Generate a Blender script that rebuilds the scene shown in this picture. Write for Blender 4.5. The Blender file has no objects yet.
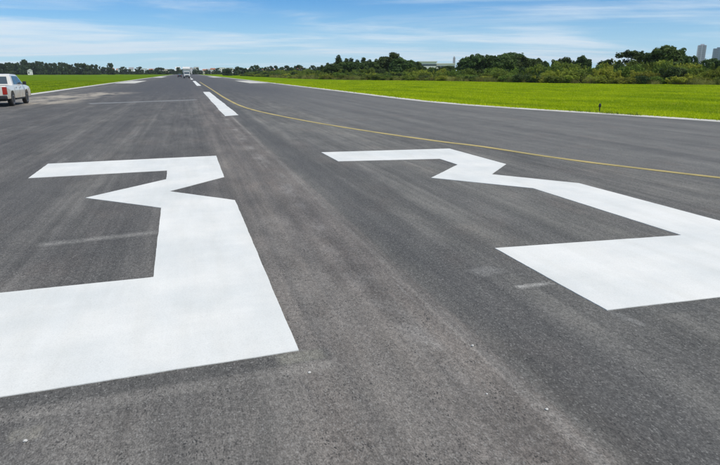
import bpy, bmesh, math, random
import numpy as np
from mathutils import Vector

R = math.radians
random.seed(7)
rng = np.random.default_rng(7)
scene = bpy.context.scene
COL = scene.collection

# ------------------------------------------------------------------ camera
CAM_H = 1.8
PITCH, YAW = R(15.128), R(15.978)
cam_data = bpy.data.cameras.new('camera')
cam_data.sensor_width = 36.0
cam_data.lens = 29.5
cam_data.clip_start = 0.05
cam_data.clip_end = 20000
cam = bpy.data.objects.new('camera', cam_data)
COL.objects.link(cam)
cam.location = (0, 0, CAM_H)
cam.rotation_euler = (math.pi / 2 - PITCH, 0, -YAW)
scene.camera = cam

# ------------------------------------------------------------------ sky and sun
SUN_EL, SUN_AZ = R(57), R(138)          # azimuth clockwise from +Y (runway heading)
world = bpy.data.worlds.new('World')
scene.world = world
world.use_nodes = True


class NT:
    """small helper round a node tree"""
    def __init__(self, tree):
        self.t = tree
        self.n = tree.nodes
        self.l = tree.links

    def node(self, kind, **kw):
        nd = self.n.new(kind)
        for k, v in kw.items():
            setattr(nd, k, v)
        return nd

    def put(self, sock, val):
        if val is None:
            return
        if isinstance(val, bpy.types.NodeSocket):
            self.l.new(val, sock)
        else:
            if hasattr(sock, 'default_value') and isinstance(val, (tuple, list)) and len(val) == 3 and len(sock.default_value) == 4:
                val = (*val, 1)
            sock.default_value = val

    def math(self, op, a, b=None, c=None, clamp=False):
        nd = self.node('ShaderNodeMath', operation=op, use_clamp=clamp)
        self.put(nd.inputs[0], a)
        self.put(nd.inputs[1], b)
        self.put(nd.inputs[2], c)
        return nd.outputs[0]

    def vmath(self, op, a, b=None):
        nd = self.node('ShaderNodeVectorMath', operation=op)
        self.put(nd.inputs[0], a)
        self.put(nd.inputs[1], b)
        return nd.outputs[0]

    def noise(self, vec, scale, detail=3.0, rough=0.55, dist=0.0):
        nd = self.node('ShaderNodeTexNoise')
        self.put(nd.inputs['Vector'], vec)
        nd.inputs['Scale'].default_value = scale
        nd.inputs['Detail'].default_value = detail
        nd.inputs['Roughness'].default_value = rough
        nd.inputs['Distortion'].default_value = dist
        return nd.outputs[0]

    def smooth(self, x, a, b, lo=0.0, hi=1.0):
        nd = self.node('ShaderNodeMapRange', interpolation_type='SMOOTHSTEP')
        self.put(nd.inputs[0], x)
        nd.inputs[1].default_value = a
        nd.inputs[2].default_value = b
        nd.inputs[3].default_value = lo
        nd.inputs[4].default_value = hi
        return nd.outputs[0]

    def mix(self, fac, a, b, mode='MIX'):
        nd = self.node('ShaderNodeMix', data_type='RGBA', blend_type=mode)
        self.put(nd.inputs[0], fac)
        self.put(nd.inputs[6], a)
        self.put(nd.inputs[7], b)
        return nd.outputs[2]

    def mapping(self, vec, scale=(1, 1, 1), loc=(0, 0, 0), rot=0.0):
        nd = self.node('ShaderNodeMapping')
        self.put(nd.inputs[0], vec)
        nd.inputs[1].default_value = loc
        nd.inputs[2].default_value = (0, 0, rot)
        nd.inputs[3].default_value = scale
        return nd.outputs[0]


def build_world():
    w = NT(world.node_tree)
    bg = w.n['Background']
    sky = w.node('ShaderNodeTexSky', sky_type='NISHITA')
    sky.sun_disc = False
    sky.sun_elevation = SUN_EL
    sky.sun_rotation = SUN_AZ
    sky.air_density = 1.0
    sky.dust_density = 0.0
    sky.altitude = 600
    sky.ozone_density = 5.0
    hs = w.node('ShaderNodeHueSaturation')
    hs.inputs['Saturation'].default_value = 1.32
    hs.inputs['Value'].default_value = 1.0
    w.l.new(sky.outputs[0], hs.inputs['Color'])
    tint = w.mix(1.0, hs.outputs[0], (0.66, 0.98, 1.24), 'MULTIPLY')
    # high thin cloud: a flat layer seen in perspective
    tc = w.node('ShaderNodeTexCoord')
    sep = w.node('ShaderNodeSeparateXYZ')
    w.l.new(tc.outputs['Generated'], sep.inputs[0])
    z = w.math('ADD', w.math('MAXIMUM', sep.outputs[2], 0.0), 0.035)
    comb = w.node('ShaderNodeCombineXYZ')
    w.put(comb.inputs[0], w.math('DIVIDE', sep.outputs[0], z))
    w.put(comb.inputs[1], w.math('DIVIDE', sep.outputs[1], z))
    p = comb.outputs[0]
    p1 = w.mapping(p, (0.11, 0.18, 1), (1.7, 9.2, 0), R(12))
    n1 = w.noise(p1, 1.0, 7, 0.60, 0.8)
    p2 = w.mapping(p, (0.42, 0.62, 1), (0.4, 7.7, 0), R(8))
    n2 = w.noise(p2, 1.0, 5, 0.6, 0.4)
    s = w.math('ADD', w.math('MULTIPLY', n1, 0.74), w.math('MULTIPLY', n2, 0.26))
    m = w.smooth(s, 0.43, 0.62, 0.0, 0.85)
    low = w.smooth(sep.outputs[2], 0.0, 0.13, 0.62, 0.0)
    base = w.mix(low, tint, (5.6, 8.4, 11.0))
    col = w.mix(m, base, (8.3, 9.5, 10.6))
    w.l.new(col, bg.inputs['Color'])
    bg.inputs['Strength'].default_value = 0.100


build_world()
sun_data = bpy.data.lights.new('sun', 'SUN')
sun_data.energy = 3.45
sun_data.angle = R(0.53)
sun_data.color = (1.0, 0.925, 0.80)
sun = bpy.data.objects.new('sun', sun_data)
COL.objects.link(sun)
sd = Vector((math.sin(SUN_AZ) * math.cos(SUN_EL), math.cos(SUN_AZ) * math.cos(SUN_EL), math.sin(SUN_EL)))
sun.rotation_euler = sd.to_track_quat('Z', 'Y').to_euler()

scene.view_settings.view_transform = 'Standard'
scene.view_settings.look = 'None'
scene.view_settings.gamma = 1.0
scene.view_settings.use_curve_mapping = False
scene.view_settings.exposure = -0.14


# ------------------------------------------------------------------ object helpers
def tag(o, label=None, cat=None, group=None, kind=None):
    if label:
        o['label'] = label
    if cat:
        o['category'] = cat
    if group:
        o['group'] = group
    if kind:
        o['kind'] = kind
    return o


def empty(name, loc=(0, 0, 0), rz=0.0):
    o = bpy.data.objects.new(name, None)
    o.empty_display_size = 0.3
    o.location = loc
    o.rotation_euler = (0, 0, rz)
    COL.objects.link(o)
    return o


def link(name, me, parent=None):
    o = bpy.data.objects.new(name, me)
    COL.objects.link(o)
    if parent:
        o.parent = parent
    return o


def bm_obj(name, bm, mat, parent=None, smooth=False):
    me = bpy.data.meshes.new(name)
    bmesh.ops.recalc_face_normals(bm, faces=bm.faces[:])
    bm.to_mesh(me)
    bm.free()
    me.materials.append(mat)
    if smooth:
        for pl in me.polygons:
            pl.use_smooth = True
    return link(name, me, parent)


def np_mesh(name, verts, faces, mat):
    """verts (n,3), faces (m,k) with one k"""
    me = bpy.data.meshes.new(name)
    n, (m, k) = len(verts), faces.shape
    me.vertices.add(n)
    me.vertices.foreach_set('co', np.asarray(verts, np.float32).ravel())
    me.loops.add(m * k)
    me.loops.foreach_set('vertex_index', faces.astype(np.int32).ravel())
    me.polygons.add(m)
    me.polygons.foreach_set('loop_start', np.arange(0, m * k, k, dtype=np.int32))
    me.polygons.foreach_set('loop_total', np.full(m, k, np.int32))
    me.update(calc_edges=True)
    me.materials.append(mat)
    return me


def copy_tree(o, parent=None):
    c = o.copy()
    COL.objects.link(c)
    c.parent = parent
    for ch in list(o.children):
        copy_tree(ch, c)
    return c


def box(bm, x0, x1, y0, y1, z0, z1):
    vs = [bm.verts.new(p) for p in ((x0, y0, z0), (x1, y0, z0), (x1, y1, z0), (x0, y1, z0),
                                    (x0, y0, z1), (x1, y0, z1), (x1, y1, z1), (x0, y1, z1))]
    for f in ((3, 2, 1, 0), (4, 5, 6, 7), (0, 1, 5, 4), (1, 2, 6, 5), (2, 3, 7, 6), (3, 0, 4, 7)):
        bm.faces.new([vs[i] for i in f])
    return vs


def boxes(name, mat, parent, *bs, bevel=0.0):
    bm = bmesh.new()
    for b in bs:
        box(bm, *b)
    if bevel:
        bmesh.ops.bevel(bm, geom=bm.edges[:], offset=bevel, segments=2, affect='EDGES', profile=0.6)
    return bm_obj(name, bm, mat, parent)


def tube(bm, pts, rads, seg=8):
    rings = []
    for i, p in enumerate(pts):
        p = Vector(p)
        d = (Vector(pts[min(i + 1, len(pts) - 1)]) - Vector(pts[max(i - 1, 0)])).normalized()
        a = d.orthogonal().normalized()
        b = d.cross(a)
        rings.append([bm.verts.new(p + (a * math.cos(t) + b * math.sin(t)) * rads[i])
                      for t in (2 * math.pi * k / seg for k in range(seg))])
    for r0, r1 in zip(rings, rings[1:]):
        for k in range(seg):
            bm.faces.new((r0[k], r0[(k + 1) % seg], r1[(k + 1) % seg], r1[k]))
    bm.faces.new(rings[0][::-1])
    bm.faces.new(rings[-1])


def lathe_x(bm, prof, cx, cy, cz, seg=28):
    """profile of (x, r) turned about the X axis"""
    rings = []
    for x, r in prof:
        rings.append([bm.verts.new((cx + x, cy + r * math.cos(t), cz + r * math.sin(t)))
                      for t in (2 * math.pi * k / seg for k in range(seg))])
    for r0, r1 in zip(rings, rings[1:]):
        for k in range(seg):
            bm.faces.new((r0[k], r0[(k + 1) % seg], r1[(k + 1) % seg], r1[k]))
    bm.faces.new(rings[0][::-1])
    bm.faces.new(rings[-1])


# ------------------------------------------------------------------ materials
def new_mat(name):
    m = bpy.data.materials.new(name)
    m.use_nodes = True
    t = NT(m.node_tree)
    return m, t, t.n['Principled BSDF']


def simple(name, col, rough=0.5, metal=0.0, vary=0.12, scale=3.0, coat=0.0):
    m, t, b = new_mat(name)
    tc = t.node('ShaderNodeTexCoord')
    n = t.noise(tc.outputs['Object'], scale, 4, 0.6)
    dark = tuple(c * (1 - vary) for c in col)
    lite = tuple(min(1, c * (1 + vary)) for c in col)
    t.put(b.inputs['Base Color'], t.mix(n, dark, lite))
    b.inputs['Roughness'].default_value = rough
    b.inputs['Metallic'].default_value = metal
    b.inputs['Coat Weight'].default_value = coat
    return m


def rect_mask(t, P, cx, cy, hx, hy, rot=0.0, soft=0.1, wob=0.0, wobn=None):
    """soft-edged patch centred on (cx,cy), half sizes hx,hy, turned by rot"""
    nd = t.node('ShaderNodeMapping', vector_type='TEXTURE')
    t.put(nd.inputs[0], P)
    nd.inputs[1].default_value = (cx, cy, 0)
    nd.inputs[2].default_value = (0, 0, rot)
    s = t.node('ShaderNodeSeparateXYZ')
    t.l.new(nd.outputs[0], s.inputs[0])
    ax = t.math('ABSOLUTE', s.outputs[0])
    ay = t.math('ABSOLUTE', s.outputs[1])
    if wob and wobn is not None:
        w = t.math('MULTIPLY', t.math('SUBTRACT', wobn, 0.5), wob)
        ax = t.math('ADD', ax, w)
        ay = t.math('ADD', ay, w)
    sx, sy = min(soft, hx), min(soft, hy)
    return t.math('MULTIPLY', t.smooth(ax, hx - sx, hx + sx, 1, 0), t.smooth(ay, hy - sy, hy + sy, 1, 0))


def asphalt_material():
    m, t, b = new_mat('worn_asphalt')
    tc = t.node('ShaderNodeTexCoord')
    P = tc.outputs['Object']
    sep = t.node('ShaderNodeSeparateXYZ')
    t.l.new(P, sep.inputs[0])
    X, Y = sep.outputs[0], sep.outputs[1]
    # noises
    blot = t.noise(t.mapping(P, (1.0, 0.30, 1)), 0.75, 5, 0.62)                                   # metre-wide mottling
    blot2 = t.noise(t.mapping(P, (1, 0.5, 1), (31, 17, 0)), 2.1, 6, 0.68)
    strk = t.noise(t.mapping(P, (3.2, 0.09, 1)), 1.0, 6, 0.7)           # streaks along the runway
    strk2 = t.noise(t.mapping(P, (10.0, 0.07, 1), (5, 3, 0)), 1.0, 5, 0.7)
    strk3 = t.noise(t.mapping(P, (1.1, 0.03, 1), (2, 9, 0)), 1.0, 4, 0.6)
    wob = t.noise(t.mapping(P, (1.2, 0.25, 1), (7, 2, 0)), 1.0, 4, 0.6)
    wobf = t.noise(P, 5.0, 5, 0.7)
    xw = t.math('ADD', X, t.math('MULTIPLY', t.math('SUBTRACT', wob, 0.5), 0.35))
    xf = t.math('ADD', X, t.math('MULTIPLY', t.math('SUBTRACT', wobf, 0.5), 0.10))
    # paving lanes
    left = (0.105, 0.101, 0.095)
    warm = (0.136, 0.124, 0.113)
    right = (0.123, 0.120, 0.111)
    pad = (0.128, 0.126, 0.119)
    c = t.mix(t.smooth(xw, 0.30, 0.75), left, warm)
    c = t.mix(t.smooth(xf, 1.80, 1.90), c, right)
    # newer turn pad beyond the yellow line
    edge = t.math('SUBTRACT', t.math('SUBTRACT', xw, 5.4), t.math('MAXIMUM', t.math('MULTIPLY', t.math('SUBTRACT', 22.0, Y), 0.22), 0.0))
    padm = t.smooth(edge, -0.4, 0.5)
    c = t.mix(padm, c, pad)
    sk = t.math('SUBTRACT', 1.0, t.math('MULTIPLY', padm, 0.7))
    # joint between the lanes: pale spalled edge, dark sealed strip
    jl = t.math('MULTIPLY', t.smooth(xf, 1.70, 1.78), t.smooth(xf, 1.80, 1.84, 1, 0))
    jl = t.math('MULTIPLY', jl, t.smooth(strk, 0.30, 0.62))
    c = t.mix(t.math('MULTIPLY', jl, 0.38), c, (0.24, 0.235, 0.22))
    jd = t.math('MULTIPLY', t.smooth(xf, 1.83, 1.88), t.smooth(xw, 2.05, 2.65, 1, 0))
    c = t.mix(t.math('MULTIPLY', jd, t.smooth(blot2, 0.35, 0.65, 0.1, 0.5)), c, (0.070, 0.068, 0.065))
    # pale streak left of the joint and further left
    j2 = t.math('MULTIPLY', t.smooth(xw, 1.25, 1.42), t.smooth(xw, 1.5, 1.6, 1, 0))
    c = t.mix(t.math('MULTIPLY', j2, t.smooth(blot2, 0.42, 0.7, 0, 0.5)), c, (0.27, 0.262, 0.25))
    # mottling and streaks
    c = t.mix(sk, c, t.mix(t.smooth(blot, 0.3, 0.7), (0.86, 0.86, 0.875), (1.15, 1.145, 1.13)), 'MULTIPLY')
    c = t.mix(1.0, c, t.mix(t.smooth(blot2, 0.25, 0.75), (0.86, 0.865, 0.87), (1.14, 1.13, 1.12)), 'MULTIPLY')
    c = t.mix(sk, c, t.mix(t.smooth(strk, 0.28, 0.74), (0.80, 0.803, 0.805), (1.22, 1.215, 1.21)), 'MULTIPLY')
    c = t.mix(sk, c, t.mix(t.smooth(strk2, 0.3, 0.75), (0.86, 0.86, 0.86), (1.15, 1.15, 1.15)), 'MULTIPLY')
    c = t.mix(1.0, c, t.mix(t.smooth(strk3, 0.3, 0.72), (0.80, 0.80, 0.82), (1.17, 1.17, 1.16)), 'MULTIPLY')
    mid = t.noise(t.mapping(P, (1.7, 0.38, 1), (44, 12, 0), R(6)), 1.0, 7, 0.72, 0.3)
    c = t.mix(sk, c, t.mix(t.smooth(mid, 0.32, 0.68), (0.82, 0.825, 0.83), (1.22, 1.21, 1.20)), 'MULTIPLY')
    # brown tint in patches
    c = t.mix(t.smooth(t.noise(t.mapping(P, (1, 0.4, 1), (13, 5, 0)), 1.3, 4, 0.6), 0.5, 0.72, 0, 0.35), c,
              t.mix(1.0, c, (1.12, 0.98, 0.92), 'MULTIPLY'))
    # wheel tracks: narrow darker bands along the runway
    for bx, bw, ba in ((2.25, 0.36, 0.60), (2.95, 0.16, 0.28), (1.12, 0.10, 0.30), (0.78, 0.07, 0.25), (3.9, 0.25, 0.22), (-0.9, 0.35, 0.22), (-2.5, 0.6, 0.36), (-4.4, 0.8, 0.42), (-6.8, 1.1, 0.42)):
        dx = t.math('ABSOLUTE', t.math('SUBTRACT', xw, bx))
        bmk = t.math('MULTIPLY', t.smooth(dx, bw * 0.3, bw * 1.3, 1, 0), t.smooth(strk3, 0.3, 0.65, 0.35, 1.0))
        c = t.mix(t.math('MULTIPLY', bmk, ba), c, (0.062, 0.062, 0.064))
    # tyre rubber laid down further along the runway
    rub = t.math('MULTIPLY', t.smooth(Y, 22, 75), t.smooth(t.math('ABSOLUTE', t.math('SUBTRACT', X, 1.8)), 6.0, 13.0, 1, 0))
    rub = t.math('MULTIPLY', rub, t.smooth(strk3, 0.25, 0.6, 0.35, 0.85))
    c = t.mix(rub, c, (0.060, 0.061, 0.067))
    # dust swept out near the parked truck
    dn = t.smooth(t.noise(t.mapping(P, (0.6, 0.16, 1), (3, 3, 0)), 1.0, 5, 0.65), 0.40, 0.60)
    dm = rect_mask(t, P, -8.8, 51.0, 2.6, 12.0, R(-6), 1.6, 1.6, blot2)
    c = t.mix(t.math('MULTIPLY', t.math('MULTIPLY', dm, dn), 0.8), c, (0.42, 0.37, 0.30))
    # pale dust left round the foot of the left numeral
    dd = rect_mask(t, P, 0.0, 2.75, 1.25, 0.62, R(4), 0.45, 0.6, blot2)
    c = t.mix(t.math('MULTIPLY', dd, t.smooth(mid, 0.3, 0.65, 0.15, 0.6)), c, (0.188, 0.175, 0.160))
    dd = rect_mask(t, P, 0.95, 5.6, 0.28, 1.9, R(1), 0.25, 0.5, blot2)
    c = t.mix(t.math('MULTIPLY', dd, t.smooth(blot2, 0.38, 0.62, 0.0, 0.5)), c, (0.205, 0.192, 0.178))
    # marks left by removed paint and chalk setting-out
    pt = rect_mask(t, P, -0.45, 3.43, 1.25, 0.085, R(3.6), 0.02, 0.05, blot2)
    c = t.mix(t.math('MULTIPLY', pt, t.smooth(wobf, 0.30, 0.6, 0.35, 0.75)), c, (0.080, 0.078, 0.074))
    pt = rect_mask(t, P, 0.60, 3.50, 0.15, 0.075, R(4), 0.03, 0.08, blot2)
    c = t.mix(t.math('MULTIPLY', pt, 0.5), c, (0.25, 0.24, 0.20))
    pt = rect_mask(t, P, -0.35, 3.28, 1.15, 0.06, R(3.5), 0.05, 0.05, wobf)
    c = t.mix(t.math('MULTIPLY', pt, t.smooth(blot2, 0.35, 0.6, 0.15, 0.6)), c, (0.24, 0.225, 0.205))
    pt = rect_mask(t, P, -0.93, 3.05, 0.07, 0.06, 0, 0.03, 0.1, wobf)
    c = t.mix(t.math('MULTIPLY', pt, 0.35), c, (0.32, 0.30, 0.25))
    pt = rect_mask(t, P, -1.05, 6.97, 0.62, 0.07, R(10), 0.07, 0.05, wobf)
    c = t.mix(t.math('MULTIPLY', pt, t.smooth(wobf, 0.3, 0.6, 0.15, 0.55)), c, (0.30, 0.29, 0.27))
    pt = rect_mask(t, P, 2.82, 4.28, 0.18, 0.035, R(3), 0.03, 0.03, wobf)
    c = t.mix(t.math('MULTIPLY', pt, t.smooth(wobf, 0.3, 0.6, 0.25, 0.75)), c, (0.38, 0.37, 0.35))
    pt = rect_mask(t, P, 2.6, 4.75, 0.14, 0.10, R(20), 0.06, 0.12, wobf)
    c = t.mix(t.math('MULTIPLY', pt, 0.35), c, (0.27, 0.265, 0.255))
    pt = rect_mask(t, P, 3.10, 3.45, 0.03, 0.16, R(10), 0.03, 0.03, wobf)
    c = t.mix(t.math('MULTIPLY', pt, 0.35), c, (0.30, 0.295, 0.285))
    pt = rect_mask(t, P, 4.95, 3.49, 1.9, 0.085, R(-1.0), 0.02, 0.05, blot2)
    c = t.mix(t.math('MULTIPLY', pt, t.smooth(wobf, 0.30, 0.6, 0.2, 0.6)), c, (0.080, 0.080, 0.077))
    # scattered pale scuffs and dark tyre scrubs, curved
    ring = t.noise(t.mapping(P, (1.6, 0.22, 1), (21, 4, 0), R(9)), 1.0, 6, 0.75, 0.6)
    c = t.mix(t.math('MULTIPLY', sk, t.smooth(ring, 0.60, 0.74, 0, 0.42)), c, (0.28, 0.275, 0.265))
    ring2 = t.noise(t.mapping(P, (1.9, 0.3, 1), (51, 14, 0), R(-7)), 1.0, 6, 0.72, 0.5)
    c = t.mix(t.math('MULTIPLY', sk, t.smooth(ring2, 0.60, 0.75, 0, 0.5)), c, (0.065, 0.066, 0.07))
    # aggregate
    Pg = t.mapping(P, (1, 0.55, 1))
    g1 = t.noise(Pg, 120, 3, 0.75)
    g2 = t.noise(Pg, 38, 3, 0.7)
    g3 = t.noise(Pg, 4.5, 4, 0.7)
    vo = t.node('ShaderNodeTexVoronoi', feature='F1')
    t.l.new(Pg, vo.inputs['Vector'])
    vo.inputs['Scale'].default_value = 135
    vr = t.node('ShaderNodeSeparateColor')
    t.l.new(vo.outputs['Color'], vr.inputs[0])
    c = t.mix(1.0, c, t.mix(t.smooth(g1, 0.28, 0.72), (0.55, 0.55, 0.55), (1.45, 1.45, 1.45)), 'MULTIPLY')
    c = t.mix(1.0, c, t.mix(t.smooth(g2, 0.3, 0.7), (0.74, 0.74, 0.74), (1.27, 1.27, 1.26)), 'MULTIPLY')
    c = t.mix(t.smooth(vr.outputs[0], 0.88, 0.99, 0, 0.42), c, (0.30, 0.295, 0.28))
    c = t.mix(t.math('MULTIPLY', t.smooth(vr.outputs[1], 0.84, 0.96, 0, 0.85), t.smooth(g3, 0.42, 0.64, 0.15, 1.0)), c, (0.030, 0.030, 0.030))
    t.put(b.inputs['Base Color'], c)
    b.inputs['Roughness'].default_value = 0.88
    b.inputs['Specular IOR Level'].default_value = 0.35
    hgt = t.math('ADD', t.math('MULTIPLY', g1, 0.7), t.math('MULTIPLY', vr.outputs[0], 0.3))
    bp = t.node('ShaderNodeBump')
    bp.inputs['Strength'].default_value = 0.55
    bp.inputs['Distance'].default_value = 0.006
    t.put(bp.inputs['Height'], hgt)
    t.l.new(bp.outputs[0], b.inputs['Normal'])
    return m


def paint_material(name, col, wear=0.0, dirt=0.12):
    """road paint: slightly mottled, faint brush bands, asphalt grain; wear lets asphalt through"""
    m, t, b = new_mat(name)
    tc = t.node('ShaderNodeTexCoord')
    P = tc.outputs['Object']
    n1 = t.noise(P, 0.9, 5, 0.6)
    n2 = t.noise(t.mapping(P, (0.6, 7.0, 1), (3, 3, 0), R(2)), 1.0, 4, 0.6)
    n3 = t.noise(t.mapping(P, (4.0, 0.5, 1)), 1.0, 5, 0.65)
    g = t.noise(P, 110, 3, 0.7)
    g2 = t.noise(P, 7, 5, 0.7)
    d = 1 - dirt
    c = t.mix(t.smooth(n1, 0.3, 0.7), tuple(x * d for x in (col[0] * 0.97, col[1], col[2] * 1.02)), col)
    c = t.mix(1.0, c, t.mix(t.smooth(n2, 0.25, 0.75), (d + 0.095,) * 3, (1.0,) * 3), 'MULTIPLY')
    c = t.mix(1.0, c, t.mix(t.smooth(n3, 0.2, 0.7), (d + 0.04, d + 0.035, d + 0.02), (1.0,) * 3), 'MULTIPLY')
    c = t.mix(1.0, c, t.mix(t.smooth(g, 0.25, 0.6), (0.86, 0.86, 0.86), (1.0, 1.0, 1.0)), 'MULTIPLY')
    tr = t.noise(t.mapping(P, (2.6, 0.5, 1), (9, 4, 0), R(24)), 1.0, 5, 0.7, 0.4)
    c = t.mix(t.smooth(tr, 0.55, 0.75, 0, 0.35), c, tuple(x * 0.80 for x in (col[0] * 0.97, col[1], col[2] * 1.03)))
    # pinholes where the stones show
    c = t.mix(t.math('MULTIPLY', t.smooth(g, 0.30, 0.24), t.smooth(g2, 0.5, 0.62)), c, (0.30, 0.30, 0.29))
    if wear:
        wn = t.math('ADD', t.math('MULTIPLY', g2, 0.55), t.math('MULTIPLY', n3, 0.45))
        c = t.mix(t.smooth(wn, 0.62 - wear * 0.3, 0.70 - wear * 0.3 + 0.08, 0, 0.85), c, (0.125, 0.124, 0.12))
    t.put(b.inputs['Base Color'], c)
    b.inputs['Roughness'].default_value = 0.7
    b.inputs['Specular IOR Level'].default_value = 0.3
    bp = t.node('ShaderNodeBump')
    bp.inputs['Strength'].default_value = 0.3
    bp.inputs['Distance'].default_value = 0.004
    t.put(bp.inputs['Height'], g)
    t.l.new(bp.outputs[0], b.inputs['Normal'])
    return m


def grass_ground_material():
    m, t, b = new_mat('mown_grass_ground')
    tc = t.node('ShaderNodeTexCoord')
    P = tc.outputs['Object']
    n1 = t.noise(P, 0.06, 5, 0.6)
    n2 = t.noise(P, 0.6, 5, 0.65)
    n3 = t.noise(P, 9.0, 4, 0.7)
    c = t.mix(t.smooth(n1, 0.3, 0.7), (0.115, 0.205, 0.005), (0.160, 0.250, 0.008))
    c = t.mix(t.smooth(n2, 0.35, 0.75, 0, 0.6), c, (0.19, 0.26, 0.018))
    c = t.mix(1.0, c, t.mix(n3, (0.6, 0.62, 0.6), (1.25, 1.25, 1.2)), 'MULTIPLY')
    sx = t.node('ShaderNodeSeparateXYZ')
    t.l.new(P, sx.inputs[0])
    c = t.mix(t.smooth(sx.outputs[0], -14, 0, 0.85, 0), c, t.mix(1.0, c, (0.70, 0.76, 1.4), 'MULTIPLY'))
    t.put(b.inputs['Base Color'], c)
    b.inputs['Roughness'].default_value = 1.0
    b.inputs['Specular IOR Level'].default_value = 0.0
    return m


def leaf_material(name, dark, lite, trans=0.35, clump=0.9, indiv=0.6):
    m, t, b = new_mat(name)
    geo = t.node('ShaderNodeNewGeometry')
    oi = t.node('ShaderNodeObjectInfo')
    tc = t.node('ShaderNodeTexCoord')
    isl = geo.outputs['Random Per Island']
    n = t.noise(tc.outputs['Object'], clump, 3, 0.6)
    f = t.math('ADD', t.math('MULTIPLY', isl, 0.45), t.math('MULTIPLY', t.smooth(n, 0.3, 0.7), 0.55))
    c = t.mix(f, dark, lite)
    v = t.math('ADD', t.math('MULTIPLY', oi.outputs['Random'], indiv), 1.0 - indiv / 2)
    hs = t.node('ShaderNodeHueSaturation')
    t.put(hs.inputs['Value'], v)
    t.put(hs.inputs['Hue'], t.math('ADD', t.math('MULTIPLY', t.math('FRACT', t.math('MULTIPLY', oi.outputs['Random'], 7.3)), 0.03), 0.485))
    t.put(hs.inputs['Color'], c)
    out = t.n['Material Output']
    b.inputs['Roughness'].default_value = 0.7
    b.inputs['Specular IOR Level'].default_value = 0.2
    t.l.new(hs.outputs[0], b.inputs['Base Color'])
    tr = t.node('ShaderNodeBsdfTranslucent')
    t.l.new(hs.outputs[0], tr.inputs[0])
    mx = t.node('ShaderNodeMixShader')
    mx.inputs[0].default_value = trans
    t.l.new(b.outputs[0], mx.inputs[1])
    t.l.new(tr.outputs[0], mx.inputs[2])
    t.l.new(mx.outputs[0], out.inputs['Surface'])
    return m


def grass_blade_material():
    m = leaf_material('grass_blades', (0.30, 0.45, 0.005), (0.50, 0.63, 0.010), 0.45, 0.25, 0.0)
    t = NT(m.node_tree)
    hs = next(n for n in t.n if n.type == 'HUE_SAT')
    src = hs.inputs['Color'].links[0].from_socket
    P = t.node('ShaderNodeTexCoord').outputs['Object']
    n1 = t.noise(t.mapping(P, (0.25, 0.09, 1)), 1.0, 5, 0.65, 0.4)
    n2 = t.noise(t.mapping(P, (0.9, 0.5, 1), (8, 3, 0)), 1.0, 4, 0.7)
    c = t.mix(t.smooth(n1, 0.44, 0.66, 0, 0.8), src, (0.20, 0.335, 0.008))
    c = t.mix(t.smooth(n2, 0.56, 0.72, 0, 0.6), c, (0.50, 0.50, 0.07))
    sx = t.node('ShaderNodeSeparateXYZ')
    t.l.new(P, sx.inputs[0])
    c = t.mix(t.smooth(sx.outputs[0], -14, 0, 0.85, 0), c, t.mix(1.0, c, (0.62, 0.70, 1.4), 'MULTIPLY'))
    t.l.new(c, hs.inputs['Color'])
    return m


def glass_dark(name, col=(0.03, 0.04, 0.05)):
    m = simple(name, col, 0.06, 0.0, 0.05)
    m.node_tree.nodes['Principled BSDF'].inputs['Specular IOR Level'].default_value = 0.8
    return m


M = {
    'asphalt': asphalt_material(),
    'white': paint_material('white_runway_paint', (0.76, 0.755, 0.725)),
    'white_worn': paint_material('worn_white_paint', (0.70, 0.67, 0.60), wear=0.24, dirt=0.2),
    'faded': paint_material('faded_white_paint', (0.30, 0.30, 0.295), wear=0.55, dirt=0.25),
    'yellow': paint_material('yellow_runway_paint', (0.56, 0.44, 0.17), wear=0.18, dirt=0.25),
    'ground': grass_ground_material(),
    'grass': grass_blade_material(),
    'leaf_dark': leaf_material('dark_tree_leaves', (0.028, 0.054, 0.015), (0.095, 0.15, 0.036), 0.28, 0.6),
    'leaf_mid': leaf_material('shrub_leaves', (0.065, 0.112, 0.016), (0.21, 0.28, 0.040), 0.36),
    'leaf_olive': leaf_material('olive_shrub_leaves', (0.125, 0.165, 0.016), (0.37, 0.40, 0.055), 0.42),
    'leaf_far': leaf_material('far_tree_leaves', (0.022, 0.044, 0.022), (0.070, 0.110, 0.042), 0.2, 0.2),
    'straw': leaf_material('dry_grass', (0.16, 0.19, 0.035), (0.36, 0.33, 0.12), 0.35),
    'bark': simple('tree_bark', (0.09, 0.07, 0.055), 0.9, 0, 0.3, 6),
}

# ------------------------------------------------------------------ ground and runway
def sheet(name, pts, z, mat, skirt=None):
    bm = bmesh.new()
    top = [bm.verts.new((x, y, z)) for x, y in pts]
    f = bm.faces.new(top)
    if skirt is not None:
        low = [bm.verts.new((x, y, skirt)) for x, y in pts]
        for i in range(len(pts)):
            j = (i + 1) % len(pts)
            bm.faces.new((top[i], low[i], low[j], top[j]))
    bmesh.ops.triangulate(bm, faces=[f])
    return bm_obj(name, bm, mat)


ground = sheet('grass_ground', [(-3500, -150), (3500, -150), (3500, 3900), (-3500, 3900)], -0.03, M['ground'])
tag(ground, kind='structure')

# outer edge of the asphalt on the right: it flares into a turn pad near the camera
R_EDGE = [(21.6, -40), (21.6, 5), (21.0, 12), (19.95, 18.5), (19.0, 22.0), (17.2, 27.2), (16.0, 31.5), (15.35, 36), (15.2, 42), (15.4, 60), (15.6, 140), (15.6, 1500)]
L_EDGE = [(-13.2, 1500), (-13.2, 60), (-13.0, 40), (-13.4, 20), (-13.6, -40)]


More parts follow.
